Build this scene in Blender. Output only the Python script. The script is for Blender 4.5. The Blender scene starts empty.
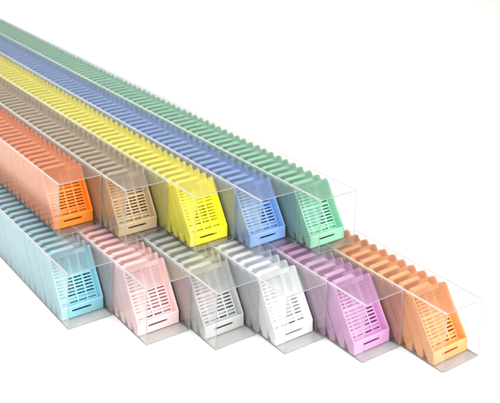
import bpy, bmesh, math, random
from mathutils import Vector, Matrix

random.seed(11)
MM = 0.001
scene = bpy.context.scene
COL = scene.collection

# ------------------------------------------------------------------ dimensions (mm)
SW, SH = 30.0, 35.13          # sleeve outer width and height
WALL = 0.55                   # plastic wall of the sleeve
RAD = 0.75                     # outer corner radius of the sleeve
PITCH = 7.7                   # one cassette every 7.7 mm
THETA = math.radians(56.5)    # lean of the cassettes
S_, C_ = math.sin(THETA), math.cos(THETA)
CW = 28.4                     # cassette width
T = 6.3                       # cassette depth across the lean
L = 35.7                      # length of tray along the lean
LENGTH = 600.0                # sleeve length

# ------------------------------------------------------------------ helpers
def link(name, me, mat=None, parent=None):
    o = bpy.data.objects.new(name, me)
    COL.objects.link(o)
    if mat is not None:
        me.materials.append(mat)
    if parent is not None:
        o.parent = parent
    return o

def tag(o, label=None, cat=None, group=None, kind=None):
    if label: o['label'] = label
    if cat: o['category'] = cat
    if group: o['group'] = group
    if kind: o['kind'] = kind

def P(U, v, W):
    """tray coordinates (along the lean, across, depth) -> local mm, origin at the rear bottom edge"""
    return Vector((-C_ * U + S_ * W, v, S_ * U + C_ * W))

def prism(bm, poly, v0, v1):
    a = [bm.verts.new(P(u, v0, w)) for u, w in poly]
    b = [bm.verts.new(P(u, v1, w)) for u, w in poly]
    n = len(poly)
    bm.faces.new(a)
    bm.faces.new(list(reversed(b)))
    for i in range(n):
        bm.faces.new((a[(i + 1) % n], a[i], b[i], b[(i + 1) % n]))
    return a, b

def to_mesh(bm, name, bevel=0.0, segs=2, smooth=True):
    bmesh.ops.recalc_face_normals(bm, faces=bm.faces)
    if bevel:
        ed = [e for e in bm.edges if len(e.link_faces) == 2 and e.calc_face_angle(0) > 0.5]
        bmesh.ops.bevel(bm, geom=ed, offset=bevel, segments=segs, affect='EDGES', profile=0.5, clamp_overlap=True)
    bmesh.ops.scale(bm, vec=(MM, MM, MM), verts=bm.verts)
    me = bpy.data.meshes.new(name)
    bm.to_mesh(me); bm.free()
    if smooth:
        for p in me.polygons: p.use_smooth = p.area < 1.2e-6
        try: me.set_sharp_from_angle(angle=math.radians(35))
        except Exception: pass
    return me

# ------------------------------------------------------------------ materials
def plastic(name, rgb, sss=0.0):
    m = bpy.data.materials.new(name); m.use_nodes = True
    nt = m.node_tree; b = nt.nodes['Principled BSDF']
    info = nt.nodes.new('ShaderNodeObjectInfo')
    hsv = nt.nodes.new('ShaderNodeHueSaturation')
    hsv.inputs['Color'].default_value = (*rgb, 1)
    mr = nt.nodes.new('ShaderNodeMapRange')
    mr.inputs['To Min'].default_value = 0.96; mr.inputs['To Max'].default_value = 1.03
    nt.links.new(info.outputs['Random'], mr.inputs['Value'])
    nt.links.new(mr.outputs['Result'], hsv.inputs['Value'])
    nt.links.new(hsv.outputs['Color'], b.inputs['Base Color'])
    b.inputs['Roughness'].default_value = 0.5
    b.inputs['IOR'].default_value = 1.48
    b.inputs['Specular IOR Level'].default_value = 0.8
    # moulded plastic lets a little light through
    b.inputs['Subsurface Weight'].default_value = sss
    b.inputs['Subsurface Radius'].default_value = (1, 1, 1)
    b.inputs['Subsurface Scale'].default_value = 0.0012
    # fine moulding texture
    n = nt.nodes.new('ShaderNodeTexNoise'); n.inputs['Scale'].default_value = 2500
    tc = nt.nodes.new('ShaderNodeTexCoord')
    nt.links.new(tc.outputs['Object'], n.inputs['Vector'])
    bp = nt.nodes.new('ShaderNodeBump'); bp.inputs['Strength'].default_value = 0.05; bp.inputs['Distance'].default_value = 0.0002
    nt.links.new(n.outputs['Fac'], bp.inputs['Height'])
    nt.links.new(bp.outputs['Normal'], b.inputs['Normal'])
    return m

def clear_plastic(name='clear_pvc', film=0.014, rough=0.15):
    """slightly matt clear sheet: what touches it stays sharp, what lies deeper goes soft"""
    m = bpy.data.materials.new(name); m.use_nodes = True
    nt = m.node_tree
    out = nt.nodes['Material Output']; b = nt.nodes['Principled BSDF']
    b.inputs['Base Color'].default_value = (1.0, 1.0, 1.0, 1)
    b.inputs['Transmission Weight'].default_value = 1.0
    b.inputs['IOR'].default_value = 1.42
    # roughness drifts a little along the extruded sheet
    tc = nt.nodes.new('ShaderNodeTexCoord')
    mp = nt.nodes.new('ShaderNodeMapping'); mp.inputs['Scale'].default_value = (14, 90, 90)
    n = nt.nodes.new('ShaderNodeTexNoise'); n.inputs['Scale'].default_value = 1.0; n.inputs['Detail'].default_value = 3
    mr = nt.nodes.new('ShaderNodeMapRange')
    mr.inputs['To Min'].default_value = rough * 0.9; mr.inputs['To Max'].default_value = rough * 1.1
    nt.links.new(tc.outputs['Object'], mp.inputs['Vector'])
    nt.links.new(mp.outputs['Vector'], n.inputs['Vector'])
    nt.links.new(n.outputs['Fac'], mr.inputs['Value'])
    nt.links.new(mr.outputs['Result'], b.inputs['Roughness'])
    # milky film, faint on the sheet, strong where it paints the corner highlight
    df = nt.nodes.new('ShaderNodeBsdfDiffuse'); df.inputs['Color'].default_value = (0.92, 0.92, 0.93, 1)
    tl = nt.nodes.new('ShaderNodeBsdfTranslucent'); tl.inputs['Color'].default_value = (0.92, 0.92, 0.93, 1)
    ms = nt.nodes.new('ShaderNodeMixShader'); ms.inputs['Fac'].default_value = 0.5
    nt.links.new(df.outputs['BSDF'], ms.inputs[1]); nt.links.new(tl.outputs['BSDF'], ms.inputs[2])
    mf = nt.nodes.new('ShaderNodeMixShader'); mf.inputs['Fac'].default_value = film
    nt.links.new(b.outputs['BSDF'], mf.inputs[1]); nt.links.new(ms.outputs['Shader'], mf.inputs[2])
    nt.links.new(mf.outputs['Shader'], out.inputs['Surface'])
    return m

def cut_edge():
    m = bpy.data.materials.new('cut_plastic_edge'); m.use_nodes = True
    nt = m.node_tree; nt.nodes.clear()
    out = nt.nodes.new('ShaderNodeOutputMaterial')
    tr = nt.nodes.new('ShaderNodeBsdfTransparent')
    df = nt.nodes.new('ShaderNodeBsdfDiffuse'); df.inputs['Color'].default_value = (0.52, 0.51, 0.56, 1)
    tl = nt.nodes.new('ShaderNodeBsdfTranslucent'); tl.inputs['Color'].default_value = (0.52, 0.51, 0.56, 1)
    a = nt.nodes.new('ShaderNodeMixShader'); a.inputs['Fac'].default_value = 0.45
    b = nt.nodes.new('ShaderNodeMixShader'); b.inputs['Fac'].default_value = 0.82
    nt.links.new(df.outputs['BSDF'], a.inputs[1]); nt.links.new(tl.outputs['BSDF'], a.inputs[2])
    nt.links.new(tr.outputs['BSDF'], b.inputs[1]); nt.links.new(a.outputs['Shader'], b.inputs[2])
    nt.links.new(b.outputs['Shader'], out.inputs['Surface'])
    return m

CLEAR, EDGE, CORNER_GLINT = clear_plastic(), cut_edge(), clear_plastic('pvc_corner_highlight', 0.55)  # last one: milky white painted on sleeve corners as their highlight lines

# ------------------------------------------------------------------ cassette meshes
FRONT = [(0, 0), (-1.97, 2.98), (3.8, T), (4.6, T), (5.2, 1.0), (5.3, 0)]     # label lip, seen from the side

def lip_mesh():
    bm = bmesh.new()
    a, b = prism(bm, FRONT, 0, CW)
    bmesh.ops.recalc_face_normals(bm, faces=bm.faces)
    # round the two upright outer corners of the lip
    ed = [e for e in bm.edges if {v for v in e.verts} in ({a[1], a[2]}, {b[1], b[2]})]
    bmesh.ops.bevel(bm, geom=ed, offset=0.8, segments=4, affect='EDGES', profile=0.5)
    body = to_mesh(bm, 'lip_body', 0.0)
    # slot cut into the lip
    bm = bmesh.new()
    f0, f1 = P(-1.97, 0, 2.98), P(3.8, 0, T)
    d = (f1 - f0).normalized(); nrm = Vector((d.z, 0, -d.x))
    ln = (f1 - f0).length
    c = f1 - d * (ln * 0.36)
    for v0, v1 in ((7.0, 20.0),):
        vs = []
        for v in (v0, v1):
            for sd, sn in ((-0.5, -5.2), (0.5, -5.2), (0.5, 1.0), (-0.5, 1.0)):
                q = c + d * sd + (nrm + d * 0.5) * sn      # the slot runs slightly downhill into the lip
                vs.append(bm.verts.new((q.x, v, q.z)))
        bm.faces.new(vs[0:4]); bm.faces.new(list(reversed(vs[4:8])))
        for i in range(4):
            bm.faces.new((vs[(i + 1) % 4], vs[i], vs[4 + i], vs[4 + (i + 1) % 4]))
    cut = to_mesh(bm, 'lip_cut', 0.0)
    oa = bpy.data.objects.new('lip_tmp', body); oc = bpy.data.objects.new('cut_tmp', cut)
    COL.objects.link(oa); COL.objects.link(oc)
    mod = oa.modifiers.new('b', 'BOOLEAN'); mod.object = oc; mod.operation = 'DIFFERENCE'; mod.solver = 'EXACT'
    bv = oa.modifiers.new('v', 'BEVEL'); bv.width = 0.00022; bv.segments = 2; bv.limit_method = 'ANGLE'; bv.angle_limit = math.radians(40)
    dg = bpy.context.evaluated_depsgraph_get()
    me = bpy.data.meshes.new_from_object(oa.evaluated_get(dg))
    bpy.data.objects.remove(oa); bpy.data.objects.remove(oc)
    me.name = 'writing_face'
    for p in me.polygons: p.use_smooth = p.area < 1.2e-6
    return me

def floor_mesh():
    bm = bmesh.new()
    us = [5.3]
    u = 6.0
    for i in range(14):
        us += [u, u + 0.95]; u += 1.93 if i != 7 else 2.6
    us.append(L)
    vs = [1.2]
    v = 2.05
    for i in range(4):
        vs += [v, v + 5.35]; v += 6.31
    vs.append(CW - 1.2)
    nu, nv = len(us), len(vs)
    g = {}
    for k, w in enumerate((0.0, 1.0)):
        for i in range(nu):
            for j in range(nv):
                uu = us[i]
                if i == 0 and k == 1: uu = 5.2
                g[k, i, j] = bm.verts.new(P(uu, vs[j], w))
    hole = lambda i, j: 0 <= i < nu - 1 and 0 <= j < nv - 1 and i % 2 == 1 and j % 2 == 1
    solid = lambda i, j: 0 <= i < nu - 1 and 0 <= j < nv - 1 and not hole(i, j)
    for i in range(nu - 1):
        for j in range(nv - 1):
            if not solid(i, j): continue
            for k in (0, 1):
                bm.faces.new((g[k, i, j], g[k, i + 1, j], g[k, i + 1, j + 1], g[k, i, j + 1]))
            for di, dj, p, q in ((-1, 0, (i, j), (i, j + 1)), (1, 0, (i + 1, j), (i + 1, j + 1)),
                                 (0, -1, (i, j), (i + 1, j)), (0, 1, (i, j + 1), (i + 1, j + 1))):
                if not solid(i + di, j + dj):
                    bm.faces.new((g[0, p[0], p[1]], g[0, q[0], q[1]], g[1, q[0], q[1]], g[1, p[0], p[1]]))
    return to_mesh(bm, 'perforated_floor', 0.0, smooth=False)

def frame_mesh():
    bm = bmesh.new()
    side = [(5.3, 0), (5.2, 1.0), (4.6, T), (L - 1.0, T), (L - 0.3, T - 0.4), (L, T - 1.1), (L, 0)]
    prism(bm, side, 0, 1.15)
    prism(bm, side, CW - 1.15, CW)
    tab = [(L + 0.02, 1.02), (L + 0.3, 4.2), (L + 1.1, 4.7), (L + 2.9, 1.95), (L + 1.6, 0.1), (L + 0.02, 0.0)]
    prism(bm, tab, 3.6, 18.6)
    # low step beside the tab
    st = [(L + 0.02, 0.05), (L + 0.02, 5.0), (L + 0.6, 4.8), (L + 2.3, 2.1), (L + 1.2, 0.1)]
    prism(bm, st, 0.1, 3.58)
    return to_mesh(bm, 'tray_frame', 0.2, 2)

def simple_mesh_into(bm, off):
    """coarse cassette for the part of the rows the camera cannot see"""
    def box(poly, v0, v1):
        a = [bm.verts.new(P(u, v0, w) + off) for u, w in poly]
        b = [bm.verts.new(P(u, v1, w) + off) for u, w in poly]
        n = len(poly); bm.faces.new(a); bm.faces.new(list(reversed(b)))
        for i in range(n): bm.faces.new((a[(i + 1) % n], a[i], b[i], b[(i + 1) % n]))
    box(FRONT, 0, CW)
    box([(6, 0), (5.9, 1), (L, 1), (L, 0)], 1.15, CW - 1.15)
    for v0 in (0, CW - 1.15): box([(6, 0), (4.9, T), (L - 1, T), (L, 4.2), (L, 0)], v0, v0 + 1.15)
    box([(L - 1.3, 1), (L, T), (L + 2, 3.3), (L + 1.3, .4)], 4.4, 18.2)

LIP, FLOOR, FRAME = lip_mesh(), floor_mesh(), frame_mesh()

# ------------------------------------------------------------------ sleeve mesh
def sleeve_mesh():
    bm = bmesh.new()
    def ring(inset, r, x):
        pts = []
        for cy, cz, a0 in ((SW - r - inset, r + inset, -90), (SW - r - inset, SH - r - inset, 0), (r + inset, SH - r - inset, 90), (r + inset, r + inset, 180)):
            for k in range(5):
                a = math.radians(a0 + 22.5 * k)
                pts.append(bm.verts.new((x, cy + r * math.cos(a), cz + r * math.sin(a))))
        return pts
    xs = (0.0, -LENGTH)
    of, ob = ring(0, RAD, xs[0]), ring(0, RAD, xs[1])
    inf, inb = ring(WALL, RAD - WALL, xs[0]), ring(WALL, RAD - WALL, xs[1])
    n = len(of)
    for i in range(n):
        j = (i + 1) % n
        f = bm.faces.new((of[i], of[j], ob[j], ob[i]))
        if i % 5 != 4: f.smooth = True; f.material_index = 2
        bm.faces.new((inf[j], inf[i], inb[i], inb[j]))
        f = bm.faces.new((of[j], of[i], inf[i], inf[j])); f.material_index = 1
        f = bm.faces.new((ob[i], ob[j], inb[j], inb[i])); f.material_index = 1
    me = to_mesh(bm, 'clear_sleeve', 0.0, smooth=False)
    me.materials.append(CLEAR); me.materials.append(EDGE); me.materials.append(CORNER_GLINT)
    return me
SLEEVE = sleeve_mesh()

# ------------------------------------------------------------------ the rows
_one = ['', 'first', 'second', 'third', 'fourth', 'fifth', 'sixth', 'seventh', 'eighth', 'ninth', 'tenth', 'eleventh', 'twelfth', 'thirteenth',
        'fourteenth', 'fifteenth', 'sixteenth', 'seventeenth', 'eighteenth', 'nineteenth']
_ten = {2: 'twenty', 3: 'thirty', 4: 'forty', 5: 'fifty', 6: 'sixty', 7: 'seventy', 8: 'eighty'}
_tenth = {2: 'twentieth', 3: 'thirtieth', 4: 'fortieth', 5: 'fiftieth', 6: 'sixtieth', 7: 'seventieth', 8: 'eightieth'}
def ordinal(n):
    if n < 20: return _one[n]
    t, u = divmod(n, 10)
    return _tenth[t] if u == 0 else _ten[t] + '-' + _one[u]

# colour word, base colour, front x, y, how far the row has slid in its sleeve, cassettes in view, sleeve label
UPPER = [
    ('deep orange', (0.88, 0.235, 0.004), -44.24, 16.16, -2.9, 23, 'open-ended clear sleeve of deep orange cassettes lying on the light blue and pink ones'),
    ('tan', (0.5, 0.37, 0.205), -14.50, 47.15, -2.9, 37, 'open-ended clear sleeve of tan cassettes beside the deep orange sleeve'),
    ('yellow', (0.96, 0.88, 0.02), 15.92, 78.03, 1.0, 51, 'open-ended clear sleeve of bright yellow cassettes between the tan and blue sleeves'),
    ('blue', (0.2, 0.37, 0.7), 40.27, 108.90, -3.3, 64, 'open-ended clear sleeve of mid blue cassettes between the yellow and green sleeves'),
    ('green', (0.28, 0.63, 0.43), 58.69, 139.97, -1.6, 74, 'open-ended clear sleeve of mint green cassettes at the end of the upper layer'),
]
LOWER = [
    ('light blue', (0.25, 0.58, 0.68), 0.0, 0.0, -3.4, 24, 'open-ended clear sleeve of light blue cassettes on the table under the deep orange sleeve'),
    ('pink', (0.93, 0.62, 0.62), 37.38, 30.55, -3.4, 12, 'open-ended clear sleeve of pale pink cassettes on the table beside the light blue sleeve'),
    ('grey', (0.5, 0.52, 0.515), 61.73, 61.29, -4.8, 12, 'open-ended clear sleeve of light grey cassettes between the pink and white sleeves'),
    ('white', (0.84, 0.86, 0.88), 85.37, 91.96, -2.5, 12, 'open-ended clear sleeve of white cassettes between the grey and purple sleeves'),
    ('purple', (0.66, 0.34, 0.60), 114.15, 122.96, -0.9, 12, 'open-ended clear sleeve of purple cassettes on the table next to the pale orange sleeve'),
    ('pale orange', (0.91, 0.41, 0.14), 143.66, 153.75, -0.7, 16, 'open-ended clear sleeve of pale orange cassettes jutting out at the far end'),
]
bm_far = bmesh.new(); far_mats = []; far_ranges = []

def build_row(rows, z0, layer):
    for word, rgb, fx, fy, slide, count, slabel in rows:
        mat = plastic(word.replace(' ', '_') + '_plastic', rgb)
        sl = link('clear_sleeve', SLEEVE)
        sl.location = (fx * MM, fy * MM, z0 * MM)
        tag(sl, slabel, 'sleeve', 'clear sleeves stacked in two layers')
        meshes = []
        for src in (FRAME, FLOOR, LIP):
            me = src.copy(); me.materials.clear(); me.materials.append(mat); meshes.append(me)
        first = bpy.data.objects.new('tissue_cassette', None)
        first.empty_display_size = 0.005
        COL.objects.link(first)
        parts = [link('tray_frame', meshes[0], None, first), link('perforated_floor', meshes[1], None, first), link('writing_face', meshes[2], None, first)]
        base = Vector((fx - 9.47 + slide, fy + (SW - CW) / 2, z0 + WALL + 0.04))
        n_all = int((LENGTH - 14) / PITCH) - 1
        for k in range(count):
            if k == 0:
                root = first
            else:
                root = first.copy(); COL.objects.link(root)
                for p in parts:
                    c = p.copy(); c.parent = root; COL.objects.link(c)
            jx = 0 if k == 0 else random.uniform(-0.17, 0.17)
            root.location = (base + Vector((-PITCH * k + jx, random.uniform(-0.2, 0.2), 0))) * MM
            root.rotation_euler = (0, math.radians(random.uniform(-0.4, 0.3)), math.radians(random.uniform(-0.3, 0.3)))
            if k == 0:
                lab = f'{word} slotted cassette at the open front end of its {layer} sleeve, perforated face showing'
            else:
                lab = f'{word} cassette in the {layer} layer, {ordinal(k + 1)} back from the open sleeve end'
            tag(root, lab, 'cassette', f'{word} cassettes queued in their sleeve')
        f0 = len(bm_far.faces)
        for k in range(count, n_all):
            simple_mesh_into(bm_far, base + Vector((-PITCH * k, 0, 0)))
        far_ranges.append((f0, len(bm_far.faces))); far_mats.append(mat)

build_row(LOWER, 0.0, 'lower')
build_row(UPPER, SH + 0.15, 'upper')

# the rest of the rows, beyond what the photograph shows
bm_far.faces.ensure_lookup_table()
for i, (a, b) in enumerate(far_ranges):
    for k in range(a, b): bm_far.faces[k].material_index = i
far_me = to_mesh(bm_far, 'remaining_cassettes', 0.0, smooth=False)
for m in far_mats: far_me.materials.append(m)
far = link('remaining_cassettes', far_me)
tag(far, 'cassettes deeper in the rows, under the upper sleeves and towards their far ends', 'cassettes', kind='stuff')

# ------------------------------------------------------------------ white table
def table():
    bm = bmesh.new()
    prof = [(1.1, 0.0), (-2.6, 0.0), (-2.6, -0.04)]
    rows = []
    # a broad white table top, its long side along the direction of view
    d = Vector((-0.838, 0.545, 0)); s = Vector((0.545, 0.838, 0)); o = Vector((0.05, 0.08, -0.0002))
    for t, z in prof:
        rows.append([bm.verts.new(o + d * (-t) + s * w + Vector((0, 0, z))) for w in (-3.0, 3.0)])
    for i in range(len(rows) - 1):
        bm.faces.new((rows[i][0], rows[i][1], rows[i + 1][1], rows[i + 1][0]))
    bmesh.ops.recalc_face_normals(bm, faces=bm.faces)
    me = bpy.data.meshes.new('table_surface'); bm.to_mesh(me); bm.free()
    m = bpy.data.materials.new('white_table'); m.use_nodes = True
    nt = m.node_tree; b = nt.nodes['Principled BSDF']
    n = nt.nodes.new('ShaderNodeTexNoise'); n.inputs['Scale'].default_value = 9
    cr = nt.nodes.new('ShaderNodeValToRGB')
    cr.color_ramp.elements[0].color = (0.685, 0.68, 0.665, 1); cr.color_ramp.elements[1].color = (0.705, 0.70, 0.685, 1)
    tc = nt.nodes.new('ShaderNodeTexCoord')
    nt.links.new(tc.outputs['Object'], n.inputs['Vector']); nt.links.new(n.outputs['Fac'], cr.inputs['Fac'])
    nt.links.new(cr.outputs['Color'], b.inputs['Base Color'])
    b.inputs['Roughness'].default_value = 0.7; b.inputs['Specular IOR Level'].default_value = 0.2
    o_ = link('table_surface', me, m)
    tag(o_, 'plain white table surface under and behind the sleeves', kind='structure')
table()

# ------------------------------------------------------------------ light
world = bpy.data.worlds.new('World'); scene.world = world
world.use_nodes = True
bg = world.node_tree.nodes['Background']
bg.inputs['Color'].default_value = (0.98, 0.99, 1.0, 1); bg.inputs['Strength'].default_value = 0.24

def area(name, loc, target, size, power, color=(1, 1, 1)):
    l = bpy.data.lights.new(name, 'AREA'); l.shape = 'RECTANGLE'; l.size, l.size_y = size
    l.energy = power; l.color = color
    o = bpy.data.objects.new(name, l); COL.objects.link(o)
    o.location = loc
    o.rotation_euler = (Vector(target) - Vector(loc)).to_track_quat('-Z', 'Y').to_euler()
    return o
area('overhead_softbox', (-0.45, -0.05, 1.45), (0.0, 0.05, 0), (1.6, 1.6), 39, (1, 0.985, 0.96))
area('left_softbox', (0.25, -1.3, 0.7), (-0.05, 0.05, 0.02), (1.4, 0.9), 9, (1, 1, 1))
area('rear_softbox', (-1.3, 0.95, 1.7), (-1.5, 1.0, 0.0), (1.8, 1.8), 8, (1, 0.995, 0.985))
area('front_softbox', (1.15, 0.2, 0.62), (0.03, 0.08, 0.03), (0.9, 0.7), 17, (1, 0.99, 0.97))

# ------------------------------------------------------------------ camera
cam = bpy.data.cameras.new('camera'); co = bpy.data.objects.new('camera', cam); COL.objects.link(co)
co.location = (0.411827, -0.203301, 0.286472)
co.rotation_euler = (1.38651663, -0.0137350208, 0.994356873)
cam.sensor_fit = 'HORIZONTAL'; cam.sensor_width = 36.0
cam.lens = 858.028 / 500 * 36.0
cam.shift_x = 82.88 / 500
cam.shift_y = -209.61 / 500
cam.clip_start = 0.01; cam.clip_end = 50
cam.dof.use_dof = True
cam.dof.focus_distance = 0.49
cam.dof.aperture_fstop = 28
scene.camera = co

# ------------------------------------------------------------------ render settings
scene.view_settings.view_transform = 'Standard'; scene.view_settings.look = 'None'
scene.view_settings.gamma = 1.0
scene.view_settings.exposure = 0.25
c = scene.cycles
c.max_bounces = 28; c.diffuse_bounces = 6; c.glossy_bounces = 6; c.transmission_bounces = 24; c.transparent_max_bounces = 48
c.caustics_reflective = True; c.caustics_refractive = True
c.sample_clamp_indirect = 6
c.use_denoising = True
